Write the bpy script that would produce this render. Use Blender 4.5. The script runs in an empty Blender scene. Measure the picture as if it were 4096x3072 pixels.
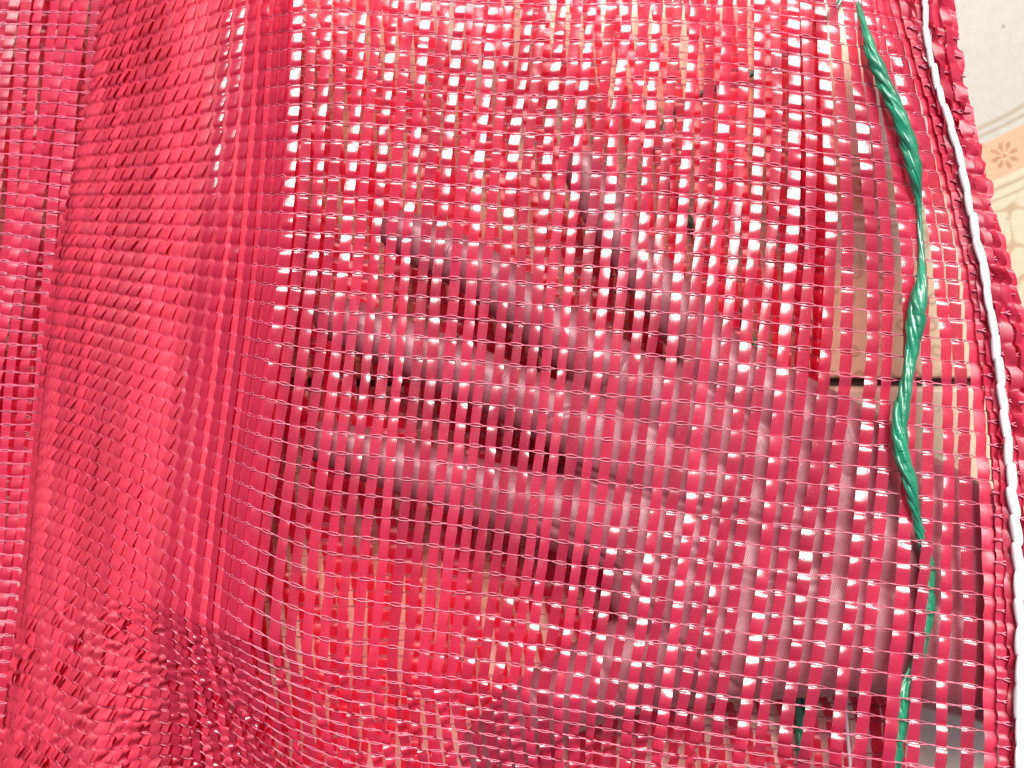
import bpy, math, random
import numpy as np
rng = np.random.default_rng(7); random.seed(7)
R = math.radians

# ------------------------------------------------------------------ camera, world, sun, exposure
SC = bpy.context.scene
COL = SC.collection
H = 0.42                     # camera height (m) above the origin; the floor lies FLOOR_D below the camera
F = 4240.0                   # focal length in photograph pixels (4096 wide)
FLOOR_D = 0.355
cam = bpy.data.cameras.new("camera"); cam_o = bpy.data.objects.new("camera", cam); COL.objects.link(cam_o)
cam_o.location = (0, 0, H)
cam.sensor_width = 36.0; cam.lens = 36.0*F/4096.0
cam.clip_start = 0.01; cam.clip_end = 100
cam.dof.use_dof = True; cam.dof.focus_distance = 0.305; cam.dof.aperture_fstop = 12.0
SC.camera = cam_o

SUN_EL, SUN_AZ = 56.0, 3.0   # azimuth measured from +Y towards +X
world = bpy.data.worlds.new("World"); SC.world = world; world.use_nodes = True
nt = world.node_tree; bg = nt.nodes['Background']
sky = nt.nodes.new('ShaderNodeTexSky'); sky.sky_type = 'NISHITA'; sky.sun_disc = False
sky.sun_elevation = R(SUN_EL); sky.sun_rotation = R(SUN_AZ)
sky.air_density = 0.7; sky.dust_density = 5.0; sky.ozone_density = 0.4
nt.links.new(sky.outputs[0], bg.inputs[0]); bg.inputs[1].default_value = 0.08
sun = bpy.data.lights.new("sun", 'SUN'); sun.energy = 3.5; sun.angle = R(28); sun.color = (1.0, 0.965, 0.93)
sun_o = bpy.data.objects.new("sun", sun); COL.objects.link(sun_o)
sun_o.rotation_euler = (R(-(90-SUN_EL)), 0, R(-SUN_AZ))
SC.view_settings.view_transform = 'Standard'; SC.view_settings.look = 'None'
SC.view_settings.exposure = 0.84; SC.view_settings.gamma = 1.0
SC.cycles.max_bounces = 7; SC.cycles.diffuse_bounces = 4; SC.cycles.glossy_bounces = 3; SC.cycles.transparent_max_bounces = 8

# ------------------------------------------------------------------ small helpers
def W(x, y, D):
    """photograph pixel + distance below the camera -> world position"""
    x = np.asarray(x, float); y = np.asarray(y, float); D = np.asarray(D, float)
    return np.stack(np.broadcast_arrays((x-2048)/F*D, -(y-1536)/F*D, H-D), -1)

def mesh_np(name, V, Fq, smooth=True):
    me = bpy.data.meshes.new(name)
    V = np.ascontiguousarray(V, np.float32).reshape(-1, 3); Fq = np.ascontiguousarray(Fq, np.int32)
    n, k = Fq.shape
    me.vertices.add(len(V)); me.vertices.foreach_set('co', V.ravel())
    me.loops.add(n*k); me.loops.foreach_set('vertex_index', Fq.ravel())
    me.polygons.add(n); me.polygons.foreach_set('loop_start', np.arange(0, n*k, k, dtype=np.int32))
    me.polygons.foreach_set('loop_total', np.full(n, k, np.int32))
    me.update(calc_edges=True)
    if smooth: me.polygons.foreach_set('use_smooth', np.ones(n, bool))
    return me

def link(name, me, mat=None, parent=None, **props):
    o = bpy.data.objects.new(name, me); COL.objects.link(o)
    if mat is not None: me.materials.append(mat)
    if parent is not None: o.parent = parent
    for k, v in props.items(): o[k] = v
    return o

def empty(name, loc=(0, 0, 0), **props):
    o = bpy.data.objects.new(name, None); COL.objects.link(o); o.location = loc
    o.empty_display_size = 0.01
    for k, v in props.items(): o[k] = v
    return o

def grid_faces(n, m, wrap=False):
    """n rings of m verts"""
    i = np.arange(n-1)[:, None]; j = np.arange(m if wrap else m-1)[None, :]
    a = i*m+j; b = i*m+(j+1) % m
    return np.stack([a, b, b+m, a+m], -1).reshape(-1, 4)

def tube(P, r, sides=5, cap=True, flat=None):
    P = np.asarray(P, float); n = len(P)
    r = np.broadcast_to(np.asarray(r, float), (n,))
    T = np.gradient(P, axis=0); T /= np.linalg.norm(T, axis=1)[:, None]+1e-12
    up = np.array([0, 0, 1.0]); A = np.cross(T, up); A /= np.linalg.norm(A, axis=1)[:, None]+1e-9
    B = np.cross(A, T)
    a = np.linspace(0, 2*np.pi, sides, endpoint=False)
    V = P[:, None]+r[:, None, None]*(np.cos(a)[None, :, None]*A[:, None]+np.sin(a)[None, :, None]*B[:, None])
    return V.reshape(-1, 3), grid_faces(n, sides, True)

def join(parts):
    V = []; Q = []; o = 0
    for v, f in parts:
        v = np.asarray(v).reshape(-1, 3); V.append(v); Q.append(np.asarray(f)+o); o += len(v)
    return np.concatenate(V), np.concatenate(Q)

def interp_path(pts, n):
    """Catmull-like smooth resampling of rows (x, y, ...)"""
    pts = np.asarray(pts, float); s = np.r_[0, np.cumsum(np.linalg.norm(np.diff(pts[:, :2], axis=0), axis=1))]
    t = np.linspace(0, s[-1], n); out = np.stack([np.interp(t, s, pts[:, k]) for k in range(pts.shape[1])], 1)
    w = max(2, n//(len(pts)*2)); 
    for _ in range(2):
        pad = np.pad(out, ((w, w), (0, 0)), mode='reflect', reflect_type='odd')
        k = np.ones(2*w+1)/(2*w+1)
        out = np.stack([np.convolve(pad[:, c], k, 'valid') for c in range(out.shape[1])], 1)
    return out

def smooth2(T, it, w=3):
    for _ in range(it):
        for ax in (0, 1):
            pad = [(0, 0), (0, 0)]; pad[ax] = (w, w)
            Q = np.pad(T, pad, mode='reflect', reflect_type='odd'); c = np.cumsum(Q, axis=ax)
            c = np.insert(c, 0, 0, axis=ax); n = T.shape[ax]
            T = (np.take(c, np.arange(2*w+1, 2*w+1+n), axis=ax)-np.take(c, np.arange(0, n), axis=ax))/(2*w+1)
    return T

def lookup(T, a0, da, b0, db, a, b):
    a, b = np.broadcast_arrays(np.asarray(a, float), np.asarray(b, float))
    fa = np.clip((a-a0)/da, 0, T.shape[0]-1.001); fb = np.clip((b-b0)/db, 0, T.shape[1]-1.001)
    i = fa.astype(int); j = fb.astype(int); p = fa-i; q = fb-j
    return (T[i, j]*(1-p)*(1-q)+T[i+1, j]*p*(1-q)+T[i, j+1]*(1-p)*q+T[i+1, j+1]*p*q)

def ss(a, b, x):
    t = np.clip((np.asarray(x, float)-a)/(b-a), 0, 1); return t*t*(3-2*t)

def noise1(n, step, amp, r=rng):
    k = int(n/step)+4; c = r.normal(0, amp, k); t = np.arange(n)/step; i = t.astype(int); f = t-i; f = f*f*(3-2*f)
    return c[i]*(1-f)+c[i+1]*f

# ------------------------------------------------------------------ materials
def new_mat(name):
    m = bpy.data.materials.new(name); m.use_nodes = True; t = m.node_tree
    return m, t, t.nodes['Principled BSDF'], t.nodes['Material Output']

def film_mat(name, col, rough, transl, clear=0.0, spec=0.80):
    """glossy coloured plastic film: principled + a share of light passing through"""
    m, t, p, out = new_mat(name); N = t.nodes; L = t.links
    tc = N.new('ShaderNodeTexCoord'); mp = N.new('ShaderNodeMapping'); mp.inputs['Scale'].default_value = (2600, 160, 400)
    L.new(tc.outputs['Object'], mp.inputs['Vector'])
    n1 = N.new('ShaderNodeTexNoise'); n1.inputs['Scale'].default_value = 1.0; n1.inputs['Detail'].default_value = 3
    L.new(mp.outputs[0], n1.inputs['Vector'])
    n2 = N.new('ShaderNodeTexNoise'); n2.inputs['Scale'].default_value = 420; n2.inputs['Detail'].default_value = 4
    L.new(tc.outputs['Object'], n2.inputs['Vector'])
    oi = N.new('ShaderNodeObjectInfo')
    ad = N.new('ShaderNodeMath'); ad.operation = 'MULTIPLY_ADD'; L.new(n2.outputs[0], ad.inputs[0]); ad.inputs[1].default_value = 0.7
    L.new(oi.outputs['Random'], ad.inputs[2])
    rp = N.new('ShaderNodeMapRange'); rp.inputs['From Min'].default_value = 0.2; rp.inputs['From Max'].default_value = 1.5
    rp.inputs['To Min'].default_value = 0.70; rp.inputs['To Max'].default_value = 1.22
    L.new(ad.outputs[0], rp.inputs[0])
    mx = N.new('ShaderNodeVectorMath'); mx.operation = 'SCALE'; mx.inputs[0].default_value = col; L.new(rp.outputs[0], mx.inputs['Scale'])
    L.new(mx.outputs[0], p.inputs['Base Color'])
    p.inputs['IOR'].default_value = 1.5; p.inputs['Specular IOR Level'].default_value = spec
    rr = N.new('ShaderNodeMapRange'); rr.inputs['To Min'].default_value = rough*0.75; rr.inputs['To Max'].default_value = rough*1.35
    L.new(n2.outputs[0], rr.inputs[0]); L.new(rr.outputs[0], p.inputs['Roughness'])
    bp = N.new('ShaderNodeBump'); bp.inputs['Strength'].default_value = 0.35; bp.inputs['Distance'].default_value = 0.00006
    L.new(n1.outputs[0], bp.inputs['Height'])
    b2 = N.new('ShaderNodeBump'); b2.inputs['Strength'].default_value = 0.5; b2.inputs['Distance'].default_value = 0.00012
    sp = N.new('ShaderNodeTexVoronoi'); sp.inputs['Scale'].default_value = 900
    L.new(tc.outputs['Object'], sp.inputs['Vector'])
    cr = N.new('ShaderNodeMapRange'); cr.inputs['From Min'].default_value = 0.0; cr.inputs['From Max'].default_value = 0.14
    cr.inputs['To Min'].default_value = 1; cr.inputs['To Max'].default_value = 0; L.new(sp.outputs['Distance'], cr.inputs[0])
    L.new(cr.outputs[0], b2.inputs['Height']); L.new(bp.outputs[0], b2.inputs['Normal']); L.new(b2.outputs[0], p.inputs['Normal'])
    tr = N.new('ShaderNodeBsdfTranslucent'); tr.inputs[0].default_value = (col[0]*1.1, col[1]*0.4, col[2]*0.4, 1)
    ms = N.new('ShaderNodeMixShader'); ms.inputs[0].default_value = transl
    L.new(p.outputs[0], ms.inputs[1]); L.new(tr.outputs[0], ms.inputs[2])
    if clear > 0:
        tp = N.new('ShaderNodeBsdfTransparent'); tp.inputs[0].default_value = (1.0, 0.13, 0.20, 1)
        m2 = N.new('ShaderNodeMixShader'); m2.inputs[0].default_value = clear
        L.new(ms.outputs[0], m2.inputs[1]); L.new(tp.outputs[0], m2.inputs[2]); L.new(m2.outputs[0], out.inputs[0])
    else: L.new(ms.outputs[0], out.inputs[0])
    return m

M_TAPE = film_mat('red_plastic_film', (0.46, 0.024, 0.064), 0.13, 0.26, 0.30)
M_SOFT = film_mat('red_plastic_film_sheen', (0.54, 0.032, 0.068), 0.52, 0.26, 0.12, 0.5)  # same film left of the fold, base lightened to stand for grazing sheen
M_HEM = film_mat('red_plastic_film_hem', (0.50, 0.024, 0.064), 0.38, 0.25, 0.12, 0.6)
M_BACK = film_mat('red_plastic_film_back', (0.72, 0.009, 0.048), 0.30, 0.32, 0.24)
M_THREAD = film_mat('red_filament', (0.52, 0.10, 0.165), 0.27, 0.15)
M_GREEN = film_mat('green_plastic_ribbon', (0.009, 0.20, 0.105), 0.32, 0.10)
M_WHITE = film_mat('white_sewing_cord', (0.70, 0.70, 0.70), 0.5, 0.05)

def skin_mat():
    m, t, p, out = new_mat('palm_skin'); N = t.nodes; L = t.links
    tc = N.new('ShaderNodeTexCoord')
    n = N.new('ShaderNodeTexNoise'); n.inputs['Scale'].default_value = 55; n.inputs['Detail'].default_value = 5
    L.new(tc.outputs['Object'], n.inputs['Vector'])
    cr = N.new('ShaderNodeValToRGB'); e = cr.color_ramp.elements
    e[0].position = 0.3; e[0].color = (0.205, 0.066, 0.080, 1); e[1].position = 0.7; e[1].color = (0.28, 0.110, 0.130, 1)
    L.new(n.outputs[0], cr.inputs[0]); L.new(cr.outputs[0], p.inputs['Base Color'])
    w = N.new('ShaderNodeTexWave'); w.inputs['Scale'].default_value = 700; w.inputs['Distortion'].default_value = 6
    w.inputs['Detail'].default_value = 1.5; w.inputs['Detail Scale'].default_value = 0.06; w.bands_direction = 'DIAGONAL'
    mp = N.new('ShaderNodeMapping'); mp.inputs['Rotation'].default_value = (0, 0, R(62)); L.new(tc.outputs['Object'], mp.inputs[0]); L.new(mp.outputs[0], w.inputs['Vector'])
    b = N.new('ShaderNodeBump'); b.inputs['Strength'].default_value = 0.30; b.inputs['Distance'].default_value = 0.00010
    L.new(w.outputs[0], b.inputs['Height'])
    n3 = N.new('ShaderNodeTexNoise'); n3.inputs['Scale'].default_value = 500; n3.inputs['Detail'].default_value = 3; L.new(tc.outputs['Object'], n3.inputs['Vector'])
    b2 = N.new('ShaderNodeBump'); b2.inputs['Strength'].default_value = 0.35; b2.inputs['Distance'].default_value = 0.0003
    L.new(n3.outputs[0], b2.inputs['Height']); L.new(b.outputs[0], b2.inputs['Normal']); L.new(b2.outputs[0], p.inputs['Normal'])
    p.inputs['Roughness'].default_value = 0.42
    p.inputs['Subsurface Weight'].default_value = 0.06; p.inputs['Subsurface Radius'].default_value = (0.003, 0.001, 0.0006); p.inputs['Subsurface Scale'].default_value = 1.0
    return m
M_SKIN = skin_mat()

# ------------------------------------------------------------------ floor: four tiles, dark joints, printed decoration, tones painted to offset shade
def tile_mat():
    m, t, p, out = new_mat('glazed_floor_tile'); N = t.nodes; L = t.links
    at = N.new('ShaderNodeAttribute'); at.attribute_name = 'print'
    tc = N.new('ShaderNodeTexCoord')
    n = N.new('ShaderNodeTexNoise'); n.inputs['Scale'].default_value = 380; n.inputs['Detail'].default_value = 5; L.new(tc.outputs['Object'], n.inputs['Vector'])
    mr = N.new('ShaderNodeMapRange'); mr.inputs['To Min'].default_value = 0.88; mr.inputs['To Max'].default_value = 1.10; L.new(n.outputs[0], mr.inputs[0])
    vm = N.new('ShaderNodeVectorMath'); vm.operation = 'SCALE'; L.new(at.outputs['Color'], vm.inputs[0]); L.new(mr.outputs[0], vm.inputs['Scale'])
    v = N.new('ShaderNodeTexVoronoi'); v.inputs['Scale'].default_value = 150; v.inputs['Randomness'].default_value = 1; L.new(tc.outputs['Object'], v.inputs['Vector'])
    sr = N.new('ShaderNodeMapRange'); sr.inputs['From Min'].default_value = 0.05; sr.inputs['From Max'].default_value = 0.16
    sr.inputs['To Min'].default_value = 0.55; sr.inputs['To Max'].default_value = 1; L.new(v.outputs['Distance'], sr.inputs[0])
    n4 = N.new('ShaderNodeTexNoise'); n4.inputs['Scale'].default_value = 45; L.new(tc.outputs['Object'], n4.inputs['Vector'])
    gt = N.new('ShaderNodeMapRange'); gt.inputs['From Min'].default_value = 0.50; gt.inputs['From Max'].default_value = 0.56; L.new(n4.outputs[0], gt.inputs[0])
    mm = N.new('ShaderNodeMix'); mm.data_type = 'FLOAT'; mm.inputs[2].default_value = 1.0; L.new(gt.outputs[0], mm.inputs[0]); L.new(sr.outputs[0], mm.inputs[3])
    v2 = N.new('ShaderNodeVectorMath'); v2.operation = 'SCALE'; L.new(vm.outputs[0], v2.inputs[0]); L.new(mm.outputs[0], v2.inputs['Scale'])
    L.new(v2.outputs[0], p.inputs['Base Color']); p.inputs['Roughness'].default_value = 0.42
    return m
M_TILE = tile_mat()
m_j, t_, p_, o_ = new_mat('dark_joint_dirt'); p_.inputs['Base Color'].default_value = (0.018, 0.014, 0.012, 1); p_.inputs['Roughness'].default_value = 0.9
nn = t_.nodes.new('ShaderNodeTexNoise'); nn.inputs['Scale'].default_value = 300; cc = t_.nodes.new('ShaderNodeValToRGB')
cc.color_ramp.elements[0].color = (0.012, 0.009, 0.008, 1); cc.color_ramp.elements[1].color = (0.05, 0.035, 0.03, 1)
t_.links.new(nn.outputs[0], cc.inputs[0]); t_.links.new(cc.outputs[0], p_.inputs['Base Color'])
zf = H-FLOOR_D
bed = mesh_np('floor', [(-.45, -.40, zf-.003), (.50, -.40, zf-.003), (.50, .40, zf-.003), (-.45, .40, zf-.003)], [(0, 1, 2, 3)], False)
floor = link('floor', bed, m_j, kind='structure')

def paint(X, Y):
    """printed decoration plus tones offsetting cast shade, in metres on the floor; returns linear base colours"""
    px = X/FLOOR_D*F+2048; py = -Y/FLOOR_D*F+1536
    cream = np.array([0.32, 0.315, 0.27]); tan = np.array([0.55, 0.41, 0.25]); line = np.array([0.25, 0.19, 0.11]); band = np.array([0.40, 0.25, 0.145]); flw = np.array([0.27, 0.115, 0.055])  # cream kept dark to tone down the sunlit open floor
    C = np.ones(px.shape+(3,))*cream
    warm = np.array([0.82, 0.68, 0.44]); wm = (1-ss(3250, 3650, px))[..., None]; C = C*(1-wm)+warm*wm  # floor under the bag painted warmer and lighter to offset the mesh's shade
    cx, cy = 3350., -820.
    r = np.hypot(px-cx, py-cy); up = py < 1525
    def put(mask, col, a=1.0):
        mask = (mask*a)[..., None]; C[:] = C*(1-mask)+col*mask
    put(((r > 1665)*up).astype(float), np.array([0.40, 0.345, 0.24]))
    put((ss(1505, 1515, r)*(1-ss(1660, 1670, r))*up), band)
    for rr, wd in ((1448, 9), (1480, 7), (1700, 8), (1740, 6)):
        put(np.exp(-((r-rr)/wd)**2)*up, line, .85)
    # row of eight-petalled flowers along the band
    th = np.arctan2(py-cy, px-cx); th0 = math.atan2(622-cy, 4018-cx); rm = 1589
    dth = 0.178; k = np.round((th-th0)/dth); a = th-(th0+k*dth)
    fx = a*rm; fy = r-rm; fr = np.hypot(fx, fy); fa = np.arctan2(fy, fx)
    pet = (np.abs(((fa/(2*np.pi)*8+.5) % 1)-.5) < (.30*np.sin(np.clip((fr-14)/44, 0, 1)*np.pi)**.6))*(fr > 16)*(fr < 57)
    put(((pet > 0) | (fr < 9)).astype(float)*up, flw, .85)
    # scroll pattern outside the band
    s = np.abs(np.sin(px/46+1.7*np.sin(py/58))+np.sin(py/50+1.9*np.sin(px/64)))
    zone = ss(1755, 1785, r)*up
    put(np.exp(-(s/.16)**2)*zone, np.array([0.27, 0.18, 0.09]), .8)
    inner = ss(1850, 1950, r)*up*ss(3900, 3700, px)
    put(inner, tan, .8)
    gx = ((px+30*np.sin(py/90)) % 112)-56; gy = (py % 104)-52; g = np.hypot(gx, gy)
    put(np.exp(-((g-20)/6)**2)*inner, np.array([0.28, 0.16, 0.08]), .8)
    low = (~up)*(1-ss(2150, 2330, py))
    put(ss(2300, 2500, py)*np.ones_like(px), np.array([0.80, 0.72, 0.54])); put(low, np.array([0.48, 0.39, 0.27])); put(np.exp(-(s/.14)**2)*low, line, .5)  # first put lightens the lower floor against the hand's shadow
    put(ss(1200, 700, px)*np.ones_like(py), np.array([0.66, 0.50, 0.32]), .5)
    return C

def tile(x0, x1, y0, y1, step):
    nx = int((x1-x0)/step)+1; ny = int((y1-y0)/step)+1
    X, Y = np.meshgrid(np.linspace(x0, x1, nx), np.linspace(y0, y1, ny))
    edge = np.minimum.reduce([X-x0, x1-X, Y-y0, y1-Y]); Z = zf-0.0006*np.exp(-edge/0.0006)
    Z[0] = Z[-1] = zf-.004; Z[:, 0] = Z[:, -1] = zf-.004
    V = np.stack([X, Y, Z], -1)
    me = mesh_np('floor_tile', V, grid_faces(ny, nx)[:, ::1])
    ca = me.color_attributes.new('print', 'FLOAT_COLOR', 'POINT')
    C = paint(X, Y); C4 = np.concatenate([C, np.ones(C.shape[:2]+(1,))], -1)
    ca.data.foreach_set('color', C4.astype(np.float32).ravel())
    return link('floor_tile', me, M_TILE, floor)
jx = (815-2048)/F*FLOOR_D; jy = -(1528-1536)/F*FLOOR_D; g = .0011
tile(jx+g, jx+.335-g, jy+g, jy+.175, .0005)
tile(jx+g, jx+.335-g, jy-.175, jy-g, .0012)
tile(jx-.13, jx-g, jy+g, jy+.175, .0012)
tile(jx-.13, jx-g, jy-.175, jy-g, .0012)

# ------------------------------------------------------------------ the front layer of the bag as a surface S(tape, row)
YL = [-300, 0, 500, 1000, 1500, 2000, 2500, 3072, 3500]
A0 = np.array([1195, 1175, 1155, 1125, 1070, 1005, 960, 925, 900.])
A1 = [1820, 1800, 1750, 1710, 1680, 1640, 1600, 1540, 1500]
A2 = [2520, 2500, 2450, 2410, 2370, 2320, 2260, 2170, 2110]
A3 = [3110, 3130, 3130, 3105, 3060, 3000, 2940, 2860, 2800]
A4 = [3400, 3440, 3510, 3560, 3560, 3530, 3490, 3430, 3390]
A5 = [3500, 3570, 3730, 3870, 3925, 3965, 3985, 3990, 3990]
A6 = [3790, 3770, 3850, 3975, 4110, 4200, 4240, 4250, 4260]
CT = np.array([440, 400, 320, 235, 165, 120, 70, 0, -50.])
wts = np.array([14, 20, 26, 30, 33, 35, 35, 35, 34, 34, 33, 33, 32, 31, 30, 29, 28, 28, 27, 26, 25, 25, 24, 23, 22, 21, 20, 18, 17, 15, 13, 12, 10, 9, 7, 5.])
NL = 44          # tapes left of the fold
wts = np.interp(np.linspace(0, 35, NL), np.arange(36), wts); cw = np.r_[0, np.cumsum(wts)]/wts.sum()
ud, yd = 0.5, 40.0; U0, Yt0 = -NL-2, -400.0
ug = np.arange(U0, 52, ud); yg = np.arange(Yt0, 3700, yd)
XT = np.zeros((len(ug), len(yg)))
for j, y in enumerate(yg):
    f = lambda a: np.interp(y, YL, a)
    c, a0 = f(CT), f(A0)
    ku = np.r_[-np.arange(NL, 0, -1), 0, 9.3, 19.8, 29.3, 35, 40, 46]
    kx = np.r_[(a0-(a0-c)*cw[1:])[::-1], a0, f(A1), f(A2), f(A3), f(A4), f(A5), f(A6)]
    XT[:, j] = np.interp(ug, ku, kx)
    XT[ug < -NL, j] = c+(ug[ug < -NL]+NL)*4; XT[ug > 46, j] = f(A6)+(ug[ug > 46]-46)*40
XT = smooth2(XT, 2, 2)
XR = [0, 1366, 1786, 2160, 2700, 3050, 3500, 4000, 4400]
RV = {0: [0, 35, 77, 90, 77, 110, 195, 330, 420], 14: [1010, 1086, 1104, 1133, 1157, 1195, 1235, 1280, 1320],
      28: [2090, 2215, 2265, 2318, 2406, 2450, 2510, 2580, 2640]}
vd, xd = 0.5, 50.0; V0, X0 = -16.0, -400.0
vg = np.arange(V0, 72, vd); xg = np.arange(X0, 4700, xd)
YT = np.zeros((len(vg), len(xg)))
for j, x in enumerate(xg):
    r0, r1, r2 = [np.interp(x, XR, RV[k]) for k in (0, 14, 28)]
    YT[:, j] = np.interp(vg, [-16, 0, 14, 28, 72], [r0-16*71, r0, r1, r2, r2+44*88])
YT = smooth2(YT, 2, 3)
FX = [-200, 300, 463, 680, 864, 1060, 1358, 1900, 2107, 2416, 2732, 3290, 3600, 4400]
FY = [2600, 2350, 2369, 2443, 2517, 2580, 2635, 2733, 2777, 2826, 2882, 2985, 3050, 3300]

def xy(u, v):
    u, v = np.broadcast_arrays(np.asarray(u, float), np.asarray(v, float))
    y = v*82.0+60; x = None
    for _ in range(5):
        x = lookup(XT, U0, ud, Yt0, yd, u, y)
        ym = lookup(YT, V0, vd, X0, xd, v, x)
        g = 1-0.34*(1-ss(0, 1400, x))
        yy = 900+(ym-900)*g
        Fl = np.interp(x, FX, FY); amt = ss(250, 700, x)
        comp = 0.60+0.4*(1-amt)
        y = np.where(yy > Fl, Fl+(yy-Fl)*comp, yy)
    over = np.maximum(y-Fl, 0)
    k = 0.30*ss(350, 900, x)*(1-ss(1800, 2700, x))
    return x+k*over, y, over

def depth(u, v, x, y, over):
    D = .319-.019*(y/3072)-.010*((x-2048)/2048)*(y/3072)
    # slow swells of the loose cloth
    D = D+.0008*np.sin(x/310+y/700+.6)*np.sin(y/420-x/900+.4)+.0008*np.sin(x/170-1)*np.sin(y/260+x/400)
    D = D+.0016*np.sin((x+.35*y)/150)*ss(2650, 3000, x)*(1-ss(700, 1300, y))
    t = np.maximum(-u, 0)
    D = D+.007*ss(0, 9, t)+.011*ss(2, NL+3, t)+.005*ss(NL-6, NL+1, t)
    D = D-.0020*np.exp(-((t-24)/9)**2)*np.exp(-((y-350)/900)**2)+.0008*np.sin(y/260+t*.2)*ss(3, 10, t)*ss(NL, NL-10, t)
    D = D+over*.000026*ss(300, 800, x)
    lim = .3425; return np.where(D > lim-.006, lim-.006*np.exp(-(D-lim+.006)/.006), D)

def S(u, v):
    x, y, over = xy(u, v); return W(x, y, depth(u, v, x, y, over)), x, y

def frame(u, v):
    P, x, y = S(u, v); e = .08
    Pu = S(u+e, v)[0]-S(u-e, v)[0]; Pv = S(u, v+e)[0]-S(u, v-e)[0]
    n = np.cross(Pv, Pu); n /= np.linalg.norm(n, axis=-1)[..., None]+1e-15
    n = np.where(n[..., 2:3] < 0, -n, n)
    wdir = Pu/(np.linalg.norm(Pu, axis=-1)[..., None]+1e-15); vdir = Pv/(np.linalg.norm(Pv, axis=-1)[..., None]+1e-15)
    return P, x, y, n, wdir, vdir

def plate(f, p):   # 0 at the thread rows, 1 over most of the span between
    return 1-np.abs(2*f-1)**p

def ribbon(P, n, wdir, width, roll, crown=.00010):
    c, s = np.cos(roll)[:, None], np.sin(roll)[:, None]
    a = wdir*c+n*s; nn_ = n*c-wdir*s
    t = np.array([-1, -.5, 0, .5, 1.0])
    V = P[:, None]+a[:, None]*(width[:, None, None]*.5*t[None, :, None])+nn_[:, None]*(crown*(1-t**2)[None, :, None])
    return V.reshape(-1, 3), grid_faces(len(P), 5)

bag = empty('mesh_bag', W(2000, 1536, .40).tolist(), label='red woven mesh bag of flat plastic tapes draped over a hand', category='mesh bag')
inv = -np.array(bag.location)
def bpart(name, V, Q, mat, **pr):
    return link(name, mesh_np(name, np.asarray(V).reshape(-1, 3)+inv, Q), mat, bag, **pr)

def over_at(u, v): return xy(u, v)[2]
def weave_tape(u0, vs, layer_D=0., width=.00315, extra=0., jag=0., seed=0, ymin=-220, surf=frame, mat=None, wobble=1.0, kindsign=None):
    r = np.random.default_rng(1000+seed)
    n = len(vs)
    du = noise1(n, 30, .030*wobble, r)+noise1(n, 110, .05*wobble, r)
    uu = u0+r.normal(0, .04)*wobble+du
    P, x, y, nrm, wd, vdn = surf(uu, vs)
    f = vs-np.floor(vs)
    A = (seed % 2 == 0) if kindsign is None else kindsign
    amp = 1+noise1(n, 12, .28, r)
    row = np.floor(vs).astype(int); rr = r.normal(0, 1, 400)
    seg = rr[(row+150) % 400]; seg2 = r.normal(0, 1, 400)[(row+150) % 400]
    b = plate(f, 3.2)
    arc = np.sin(np.pi*f)
    M = 1-.86*ss(620, 1050, y+.35*(x-2000)*(x < 2000))*(1-ss(2250, 2600, y+.55*(x-2000)))*(1-ss(3050, 3500, x)) if surf is frame else 1.
    if A: h = .00005+M*(.00050*amp*plate(f, 2.6+2.4*(1-ss(600, 1000, y)))*(1+.14*seg)+.00030*seg2*(f-.5)*arc+.00055*(f-.5)*arc*(1-ss(700, 1100, y)))+.00014*arc
    else: h = -.00034+M*(.00055*(1-f)*plate(f, 8)+.00008*seg*arc)+.00006*plate(f, 2.2)
    if surf is frame: h = h+seg2*.0015*(f-.5)*arc*ss(0, 120, over_at(uu, vs))*ss(-26, -20, uu)
    left = ss(5, 18, -uu)*ss(-NL, -NL+8, uu)
    zig = (.5-f)*plate(f, 8)*(.0015*left*(1+.35*seg)+.00035)
    lat = zig+jag*(.0004*seg*b+.0008*seg2*(f-.5)*b)
    roll = noise1(n, 40, .07, r)*wobble+.05*seg*b+left*.10+jag*seg2*.45*b
    roll = roll+seg2*.5*ss(0, 120, over_at(uu, vs))*b if surf is frame else roll
    wv = width*(1+r.normal(0, .05)+noise1(n, 40, .05, r))*(1-.12*(1-plate(f, 6)))
    C = P+nrm*(h+extra)[:, None]+wd*lat[:, None]
    keep = (y > ymin) & (y < 3320) & (x > -350) & (x < 4450)
    idx = np.where(keep)[0]
    if len(idx) < 8: return None
    s = slice(idx[0], idx[-1]+1)
    return ribbon(C[s], nrm[s], wd[s], wv[s], roll[s])

vs_all = np.arange(-15.0, 70.0, 1/10)
for i, u in enumerate(range(-NL, 47)):
    hem = u >= 40
    res = weave_tape(float(u), vs_all, seed=i, jag=(1.0 if u > 41 else .25) if hem else 0., extra=0., wobble=(1.0 if u < 33 else 1.35), width=(.0028 if u <= -4 else .0030+.0004*float(ss(20, 32, u))))
    if res: bpart('tape', res[0], res[1], M_HEM if hem else (M_SOFT if u < -12 or (u < -2 and u % 2) else M_TAPE))
# a second ply lies just under the first left of the fold and closes its gaps
for k, u in enumerate(np.arange(-NL+.5, 1.4, 1.0)):
    res = weave_tape(float(u), vs_all+.45, seed=401+k, jag=.3, extra=-.0026, wobble=2.0, width=.0034, ymin=(-220 if u < -24 else 560+30*math.sin(k*1.7)+14*(-u)))
    if res: bpart('inner_tape', res[0], res[1], M_BACK)
# the hem is doubled: a turned-over second ply lies on the first
for k, u in enumerate(np.arange(40.5, 46.4, .92)):
    res = weave_tape(float(u), vs_all+.5, seed=301+k, jag=(.3 if k == 0 else 1.25), extra=.0022+.0008*(k % 2), wobble=2.2, width=.0034)
    if res: bpart('hem_tape', res[0], res[1], M_HEM)

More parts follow.
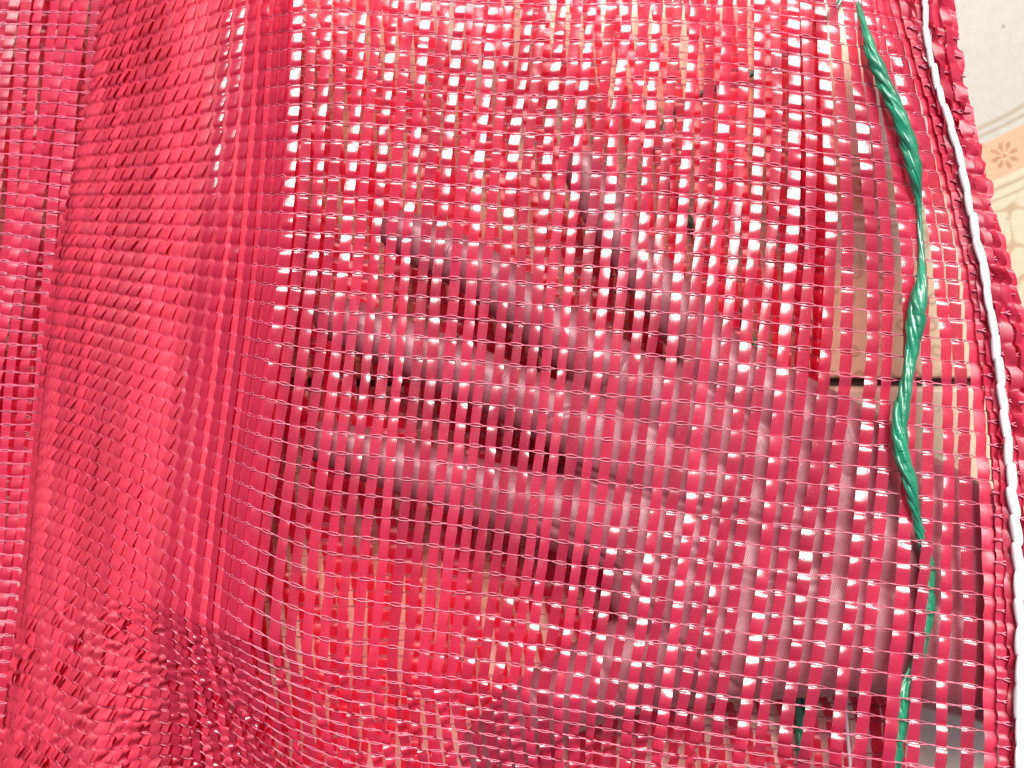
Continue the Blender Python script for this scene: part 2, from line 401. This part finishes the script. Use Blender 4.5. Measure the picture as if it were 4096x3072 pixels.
# filaments: each row is a pair of fine threads twisted round every tape
def thread_row(v, u_from, u_to, surf=frame, rad=.00015, lens=.075, seed=0, extra=0., per=8, hA=.00028, hB=.00024, limy=(-160, 3240)):
    r = np.random.default_rng(seed+5000)
    us = np.arange(u_from, u_to, 1/per)
    jit = noise1(len(us), 30, .035, r)+noise1(len(us), 9, .012, r)
    parts = []
    k = np.round(us).astype(int); f = us-(k-.5)                      # 0..1 over each tape
    off0 = int(round(NL)) ; isA = ((k+off0) % 2 == 0)
    lz = np.sin(np.pi*f); sink = .00055*ss(2, 8, -us)*(surf is frame)
    for sgn in (1, -1):
        open_ = np.where(isA, .30, 1.0)*lz*sgn*lens*(1+.0*us)
        P, x, y, nrm, wd, vdn = surf(us, v+jit+open_+noise1(len(us), 5, .006, r))
        hh = np.where(isA, np.where(sgn > 0, hA*lz, -.00035*lz), hB*lz+.00002*sgn)
        C = P+nrm*(hh-sink+extra+noise1(len(us), 7, .00004, r))[:, None]
        keep = np.where((y > limy[0]) & (y < limy[1]) & (x > -300) & (x < 4400))[0]
        if len(keep) < 6: continue
        # a row can leave and re-enter the picture: keep the longest run
        cuts = np.split(keep, np.where(np.diff(keep) > 1)[0]+1); run = max(cuts, key=len)
        parts.append(tube(C[run], rad, 5))
    return join(parts) if parts else None
for v in range(-15, 69):
    res = thread_row(float(v), -NL-.4, 46.6, seed=v+20)
    if res: bpart('thread', res[0], res[1], M_THREAD)
for v in range(-2, 40):
    res = thread_row(v+.5, 40.2, 46.5, seed=v+620, extra=.0026, rad=.00026)
    if res: bpart('hem_thread', res[0], res[1], M_THREAD)

# ------------------------------------------------------------------ back layer of the bag, on the floor
def Sb(u, v):
    u, v = np.broadcast_arrays(np.asarray(u, float), np.asarray(v, float))
    y = -260+v*66.0+u*3.4+14*np.sin(u/7.0+v/9)
    px = -260+u*52.5
    # bunched side fold at the right
    px = np.where(u > 66, -260+66*52.5+(u-66)*22, px)
    px = px+230*ss(2250, 2900, y)*ss(30, 70, u)
    x = px+.035*(y-1500)+22*np.sin(y/520+u/9)+14*np.sin(y/240+u/3.1)
    D = .3475-.014*ss(64, 71, u)+.0012*np.sin(x/150)+.0012*np.sin(y/210+x/400)
    return W(x, y, np.minimum(D, .3500)), x, y
def frame_b(u, v):
    P, x, y = Sb(u, v); e = .08
    Pu = Sb(u+e, v)[0]-Sb(u-e, v)[0]; Pv = Sb(u, v+e)[0]-Sb(u, v-e)[0]
    n = np.cross(Pv, Pu); n /= np.linalg.norm(n, axis=-1)[..., None]+1e-15
    n = np.where(n[..., 2:3] < 0, -n, n)
    return P, x, y, n, Pu/np.linalg.norm(Pu, axis=-1)[..., None], Pv/np.linalg.norm(Pv, axis=-1)[..., None]
vsb = np.arange(0, 56, 1/6)
for u in range(0, 72):
    res = weave_tape(float(u), vsb, seed=500+u, surf=frame_b, width=.0029, wobble=1.8, kindsign=(u % 2 == 0))
    if res: bpart('back_tape', res[0], res[1], M_BACK)
for v in range(1, 55):
    res = thread_row(float(v), -.4, 71.4, surf=frame_b, seed=900+v, per=5, limy=(-200, 3300), rad=.00018)
    if res: bpart('back_thread', res[0], res[1], M_THREAD)

# lower fold of the bag beyond the left ridge
def Sl(u, v):
    u, v = np.broadcast_arrays(np.asarray(u, float), np.asarray(v, float))
    y = -240+v*53.0+u*3.2+8*np.sin(u/3+v/6)
    x = -140+u*47.0-.13*(y-200)*ss(-1, 3, u)*.8+12*np.sin(y/330+u)
    D = .3405+.0015*np.sin(y/260+u/4)+.0015*np.sin(x/90+y/500)
    return W(x, y, D), x, y
def frame_l(u, v):
    P, x, y = Sl(u, v); e = .08
    Pu = Sl(u+e, v)[0]-Sl(u-e, v)[0]; Pv = Sl(u, v+e)[0]-Sl(u, v-e)[0]
    n = np.cross(Pv, Pu); n /= np.linalg.norm(n, axis=-1)[..., None]+1e-15
    n = np.where(n[..., 2:3] < 0, -n, n)
    return P, x, y, n, Pu/np.linalg.norm(Pu, axis=-1)[..., None], Pv/np.linalg.norm(Pv, axis=-1)[..., None]
for u in range(0, 15):
    res = weave_tape(float(u), np.arange(0, 68, 1/8), seed=700+u, surf=frame_l, width=.0031, kindsign=(u % 2 == 0))
    if res: bpart('tape', res[0], res[1], M_HEM)
for v in range(1, 67):
    res = thread_row(float(v), -.4, 14.4, surf=frame_l, seed=1500+v, per=6, limy=(-200, 3300), rad=.00024)
    if res: bpart('thread', res[0], res[1], M_THREAD)

# ------------------------------------------------------------------ depth of the front layer at a pixel (for things placed against it)
_pu = np.arange(-NL, 47, .5); _pv = np.arange(-15, 70, .5)
_PU, _PV = np.meshgrid(_pu, _pv); _px, _py, _ov = xy(_PU, _PV); _pd = depth(_PU, _PV, _px, _py, _ov)
_m = (_px > -300) & (_px < 4500) & (_py > -300) & (_py < 3400); _qx, _qy, _qd = _px[_m], _py[_m], _pd[_m]
def front_D(x, y):
    x = np.atleast_1d(x).astype(float); y = np.atleast_1d(y).astype(float); out = []
    for a, b in zip(x, y):
        d2 = (_qx-a)**2+(_qy-b)**2; k = np.argsort(d2)[:6]; w = 1/(d2[k]+30); out.append((w*_qd[k]).sum()/w.sum())
    return np.array(out)

# ------------------------------------------------------------------ white chain-stitched cord along the hem
def stitch_mesh():
    n, m = 13, 10
    t = np.linspace(0, np.pi, n); a = np.linspace(0, 2*np.pi, m, endpoint=False)
    prof = np.sin(t)**.42
    V = np.stack([prof[:, None]*np.cos(a)*(1+.12*np.sin(3*a+t[:, None]*2)), np.broadcast_to(-np.cos(t)[:, None], (n, m)), prof[:, None]*np.sin(a)*.8], -1)
    return mesh_np('stitch', V, grid_faces(n, m, True))
STM = stitch_mesh(); STM.materials.append(M_WHITE)
WP = [(3705, -60), (3690, 60), (3712, 180), (3745, 330), (3795, 480), (3832, 600), (3865, 760), (3893, 900), (3930, 1050), (3965, 1250), (3990, 1450), (4018, 1650), (4040, 1850), (4062, 2050), (4075, 2250), (4083, 2500), (4084, 2750), (4082, 3000), (4080, 3150)]
wp = interp_path(WP, 400); ws = np.r_[0, np.cumsum(np.hypot(*np.diff(wp, axis=0).T))]
pos = 0.; k = 0
while pos < ws[-1]-40:
    y_here = np.interp(pos, ws, wp[:, 1]); Ls = 84+y_here*.014+rng.normal(0, 7)
    a = np.array([np.interp(pos, ws, wp[:, c]) for c in (0, 1)]); b = np.array([np.interp(min(pos+Ls, ws[-1]), ws, wp[:, c]) for c in (0, 1)])
    c = (a+b)/2; D = front_D(c[0], c[1])[0]-.0052
    o = bpy.data.objects.new('stitch', STM); COL.objects.link(o); o.parent = bag
    wc = W(c[0]+rng.normal(0, 2), c[1], D); o.location = (wc+inv).tolist()
    ang = math.atan2(-(b[1]-a[1]), b[0]-a[0])-math.pi/2+rng.normal(0, .05)
    o.rotation_euler = (rng.normal(0, .08), rng.uniform(-.6, .6), ang)
    wd_ = (13+y_here*.0045)*rng.uniform(.88, 1.12)
    o.scale = (wd_*D/F, Ls*.60*D/F, wd_*D/F)
    pos += Ls; k += 1

# thin end of the white thread on the back seam
pts = interp_path([(3240, 640), (3228, 760), (3225, 880), (3232, 1000), (3240, 1100)], 60)
V, Q = tube(W(pts[:, 0], pts[:, 1], .328), .00045, 6); bpart('seam_thread', V, Q, M_WHITE)
pts = interp_path([(3388, 2780), (3384, 2850), (3392, 2960), (3402, 3060), (3408, 3160)], 60)
V, Q = tube(W(pts[:, 0], pts[:, 1], .335), .0006, 6); bpart('seam_thread', V, Q, M_WHITE)

# ------------------------------------------------------------------ green twisted ribbons (drawstring)
def twisted(path, Dcol, n, turns, strands, seed):
    """strands of crumpled ribbon wound about a path; path columns x, y, radius(px), offset(m)"""
    r = np.random.default_rng(seed); p = interp_path(path, n)
    D = Dcol(p[:, 0], p[:, 1])+p[:, 3]; P = W(p[:, 0], p[:, 1], D); Rm = p[:, 2]*D/F
    T = np.gradient(P, axis=0); T /= np.linalg.norm(T, axis=1)[:, None]
    A = np.cross(T, [0, 0, 1.]); A /= np.linalg.norm(A, axis=1)[:, None]; B = np.cross(A, T)
    L = np.r_[0, np.cumsum(np.linalg.norm(np.diff(P, axis=0), axis=1))]
    out = []
    for s in range(strands):
        ph = 2*np.pi*(s/strands)+turns*2*np.pi*L/L[-1]+noise1(n, 40, .35, r)
        off = Rm*.42*(1+noise1(n, 40, .12, r))
        Cn = P+A*(np.cos(ph)*off)[:, None]+B*(np.sin(ph)*off*.75)[:, None]
        m = 22; a = np.linspace(0, 2*np.pi, m, endpoint=False)
        rad = Rm[:, None]*.60*(1+.22*np.cos(2*(a[None]-ph[:, None]-1.2))+noise1(n, 30, .07, r)[:, None]+.12*np.cos(4*a[None]+noise1(n, 60, 2., r)[:, None])+.09*np.cos(7*a[None]+noise1(n, 40, 2.5, r)[:, None]))
        V = Cn[:, None]+A[:, None]*(np.cos(a)[None]*rad)[..., None]+B[:, None]*(np.sin(a)[None]*rad)[..., None]
        out.append((V.reshape(-1, 3), grid_faces(n, m, True)))
    return out
o1, u1 = -.0048, .0030
gp = [(3395, -120, 12, .002), (3425, 0, 14, .001), (3455, 90, 16, -.002), (3470, 160, 30, o1), (3500, 250, 42, o1), (3545, 350, 42, o1), (3590, 450, 44, o1), (3630, 560, 46, o1), (3655, 660, 46, o1), (3668, 740, 34, o1),
      (3675, 790, 15, -.001), (3680, 900, 15, -.0008), (3688, 1050, 19, -.001), (3688, 1120, 30, o1), (3672, 1210, 54, o1), (3658, 1310, 56, o1), (3645, 1420, 38, o1), (3628, 1530, 36, o1), (3605, 1640, 44, o1),
      (3592, 1740, 48, o1), (3612, 1840, 46, o1), (3645, 1940, 40, o1), (3658, 2030, 28, o1*.7), (3672, 2110, 22, 0), (3700, 2200, 34, u1), (3715, 2290, 42, u1), (3708, 2420, 42, u1), (3690, 2560, 40, u1), (3660, 2680, 34, u1),
      (3612, 2760, 42, u1), (3596, 2880, 48, u1), (3578, 3000, 50, u1), (3560, 3150, 50, u1)]
cord = empty('drawstring', W(3650, 1500, .30).tolist(), label='bright green twisted plastic ribbon threaded down the front beside the white hem stitching', category='drawstring')
for V, Q in twisted([(a, b, c*.68, d) for a, b, c, d in gp], front_D, 900, 10, 4, 5):
    link('strand', mesh_np('strand', V-np.array(cord.location), Q), M_GREEN, cord)
# crumpled loose flap at the upper knot
gb = [(3420, -120, 13, 0), (3367, 10, 13, 0), (3313, 76, 15, 0), (3225, 120, 15, 0), (3150, 220, 15, 0), (3060, 285, 14, 0), (2971, 305, 14, 0), (2830, 360, 14, 0), (2690, 440, 14, 0), (2618, 530, 16, 0), (2640, 640, 16, 0), (2690, 750, 15, 0), (2760, 890, 16, 0), (2830, 1030, 18, 0), (2898, 1130, 16, 0),
      (3010, 1350, 15, 0), (3100, 1700, 15, 0), (3160, 2200, 16, 0), (3190, 2600, 22, 0), (3206, 2800, 28, 0), (3212, 3000, 28, 0), (3215, 3150, 28, 0)]
cord2 = empty('drawstring', W(3000, 1500, .37).tolist(), label='dark green ribbon behind the hand, seen only in slits through the red mesh', category='drawstring')
for V, Q in twisted(gb, lambda x, y: np.full(len(x), .3520)-.008*ss(2200, 2600, y), 500, 12, 2, 9):
    link('strand', mesh_np('strand', V-np.array(cord2.location), Q), M_GREEN, cord2)

# ------------------------------------------------------------------ the hand: one continuous surface
def sph_chain(pts, flat=.85, gap=.006, step=26):
    pts = np.asarray(pts, float); s = np.r_[0, np.cumsum(np.hypot(*np.diff(pts[:, :2], axis=0).T))]
    n = max(3, int(s[-1]/step)); t = np.linspace(0, s[-1], n)
    c = np.stack([np.interp(t, s, pts[:, k]) for k in range(pts.shape[1])], 1)
    for _ in range(2):
        c[1:-1] = (c[:-2]+2*c[1:-1]+c[2:])/4
    return [tuple(q)+(flat, gap) for q in c]
balls = []
# x, y, radius in photograph pixels (little finger, ring, middle, index, thumb)
balls += sph_chain([(2335, 685, 84), (2385, 775, 97), (2450, 890, 98), (2530, 1010, 100), (2610, 1120, 106), (2720, 1260, 116), (2850, 1420, 130)])
balls += sph_chain([(1605, 925, 88), (1700, 975, 102), (1840, 1045, 104), (1960, 1115, 108), (2080, 1215, 112), (2200, 1310, 118), (2360, 1420, 128), (2560, 1560, 140)])
balls += sph_chain([(1345, 1272, 92), (1450, 1320, 106), (1590, 1378, 108), (1740, 1440, 112), (1880, 1500, 116), (2010, 1560, 120), (2180, 1640, 128), (2400, 1740, 145)])
balls += sph_chain([(1300, 1768, 88), (1420, 1808, 102), (1560, 1852, 108), (1720, 1902, 114), (1880, 1950, 124), (2060, 2010, 138), (2280, 2060, 160), (2500, 2120, 185)])
balls += sph_chain([(1960, 3010, 125), (2080, 2890, 140), (2220, 2800, 150), (2400, 2710, 175), (2620, 2620, 215), (2860, 2560, 250)], gap=.009)
# palm: fans of thick chains from the knuckles to the wrist
for a, b in (((2850, 1450, 130), (3420, 1830, 200)), ((2560, 1560, 150), (3350, 2050, 220)), ((2400, 1760, 160), (3300, 2200, 230)), ((2500, 2120, 190), (3250, 2400, 240)), ((2650, 2350, 220), (3350, 2480, 240)), ((2860, 2560, 250), (3450, 2520, 260))):
    m_ = tuple((np.array(a)+np.array(b))/2)
    balls += sph_chain([a, m_, b], flat=.62, gap=.005, step=55)
for a, b in (((3420, 1880, 200), (4000, 2230, 230)), ((3450, 2200, 240), (4050, 2400, 250)), ((3450, 2500, 260), (4000, 2650, 260)), ((4000, 2230, 230), (4700, 2450, 250)), ((4000, 2650, 250), (4700, 2900, 260))):
    balls += sph_chain([a, b], flat=.62, gap=.006, step=60)
def ico(n, m):
    t = np.linspace(0, np.pi, n); a = np.linspace(0, 2*np.pi, m, endpoint=False)
    V = np.stack([np.sin(t)[:, None]*np.cos(a), np.sin(t)[:, None]*np.sin(a), np.broadcast_to(np.cos(t)[:, None], (n, m))], -1)
    return V.reshape(-1, 3), grid_faces(n, m, True)
bv, bf = ico(15, 22); parts = []
bb = np.array(balls); fd = front_D(bb[:, 0], bb[:, 1])
for (x, y, r, fl, gp_), d in zip(balls, fd):
    rm = r*d/F*1.06; Dc = d+rm*fl+gp_
    parts.append((W(x, y, Dc)+bv*np.array([rm, rm, rm*fl]), bf))
V, Q = join(parts)
raw = mesh_np('hand_raw', V, Q); tmp = bpy.data.objects.new('hand_raw', raw); COL.objects.link(tmp)
rm_ = tmp.modifiers.new('r', 'REMESH'); rm_.mode = 'VOXEL'; rm_.voxel_size = .00085
sm = tmp.modifiers.new('s', 'SMOOTH'); sm.factor = .5; sm.iterations = 10
dg = bpy.context.evaluated_depsgraph_get(); ev = tmp.evaluated_get(dg); hm = bpy.data.meshes.new_from_object(ev)
bpy.data.objects.remove(tmp)
nv = len(hm.vertices); co = np.empty(nv*3, np.float32); hm.vertices.foreach_get('co', co); co = co.reshape(-1, 3).astype(float)
no = np.empty(nv*3, np.float32); hm.vertices.foreach_get('normal', no); no = no.reshape(-1, 3)
Dv = H-co[:, 2]; hx = co[:, 0]/Dv*F+2048; hy = -co[:, 1]/Dv*F+1536
def seg_dist(px, py, pl):
    d = np.full(px.shape, 1e9)
    for (a, b), (c, e) in zip(pl[:-1], pl[1:]):
        L2 = (c-a)**2+(e-b)**2; t = np.clip(((px-a)*(c-a)+(py-b)*(e-b))/L2, 0, 1)
        d = np.minimum(d, np.hypot(px-a-t*(c-a), py-b-t*(e-b)))
    return d
def across(x, y, ang, half):   # a finger crease: a short curve across the axis
    a = R(ang); return [(x-math.cos(a)*half+6*math.sin(a), y-math.sin(a)*half), (x, y), (x+math.cos(a)*half+6*math.sin(a), y+math.sin(a)*half)]
cre = []
for (x, y, an) in ((2440, 850, -28), (2550, 1050, -32), (1790, 1020, -58), (1980, 1140, -52), (2150, 1270, -50), (1540, 1355, -66), (1770, 1450, -66), (1990, 1550, -62), (1510, 1840, -72), (1760, 1915, -72), (1990, 1985, -70), (2170, 2840, 60), (2420, 2700, 62)):
    cre.append((across(x, y, an, 120), 1.0)); cre.append((across(x+22, y+12, an+4, 110), .6))
cre += [([(2150, 2080), (2330, 2170), (2520, 2320), (2700, 2560), (2950, 2750)], 1.3), ([(2100, 1800), (2350, 1880), (2700, 2000), (3050, 2080), (3200, 2100)], 1.0),
        ([(2560, 1330), (2480, 1500), (2330, 1620), (2180, 1680)], 1.1), ([(3380, 1700), (3450, 2000), (3480, 2400), (3470, 2760)], .9), ([(2950, 1600), (3050, 1800), (3200, 2000)], .5), ([(2700, 2150), (3000, 2300), (3300, 2350)], .5)]
disp = np.zeros(nv)
for pl, a in cre:
    d = seg_dist(hx, hy, pl); disp -= a*(.00055*np.exp(-(d/9)**2)-.00012*np.exp(-((d-24)/12)**2))
disp += .00025*np.sin(hx/70+np.sin(hy/90))*np.sin(hy/65)
co += no*(disp*(no[:, 2] > .1))[:, None]
org = W(2900, 2000, .34)
hm.vertices.foreach_set('co', (co-org).astype(np.float32).ravel()); hm.update()
hm.polygons.foreach_set('use_smooth', np.ones(len(hm.polygons), bool)); hm.name = 'person'
hm.materials.clear()
hand = link('person', hm, M_SKIN, label='open left hand, palm up with spread fingers, inside the red mesh bag', category='person')
hand.location = org.tolist()
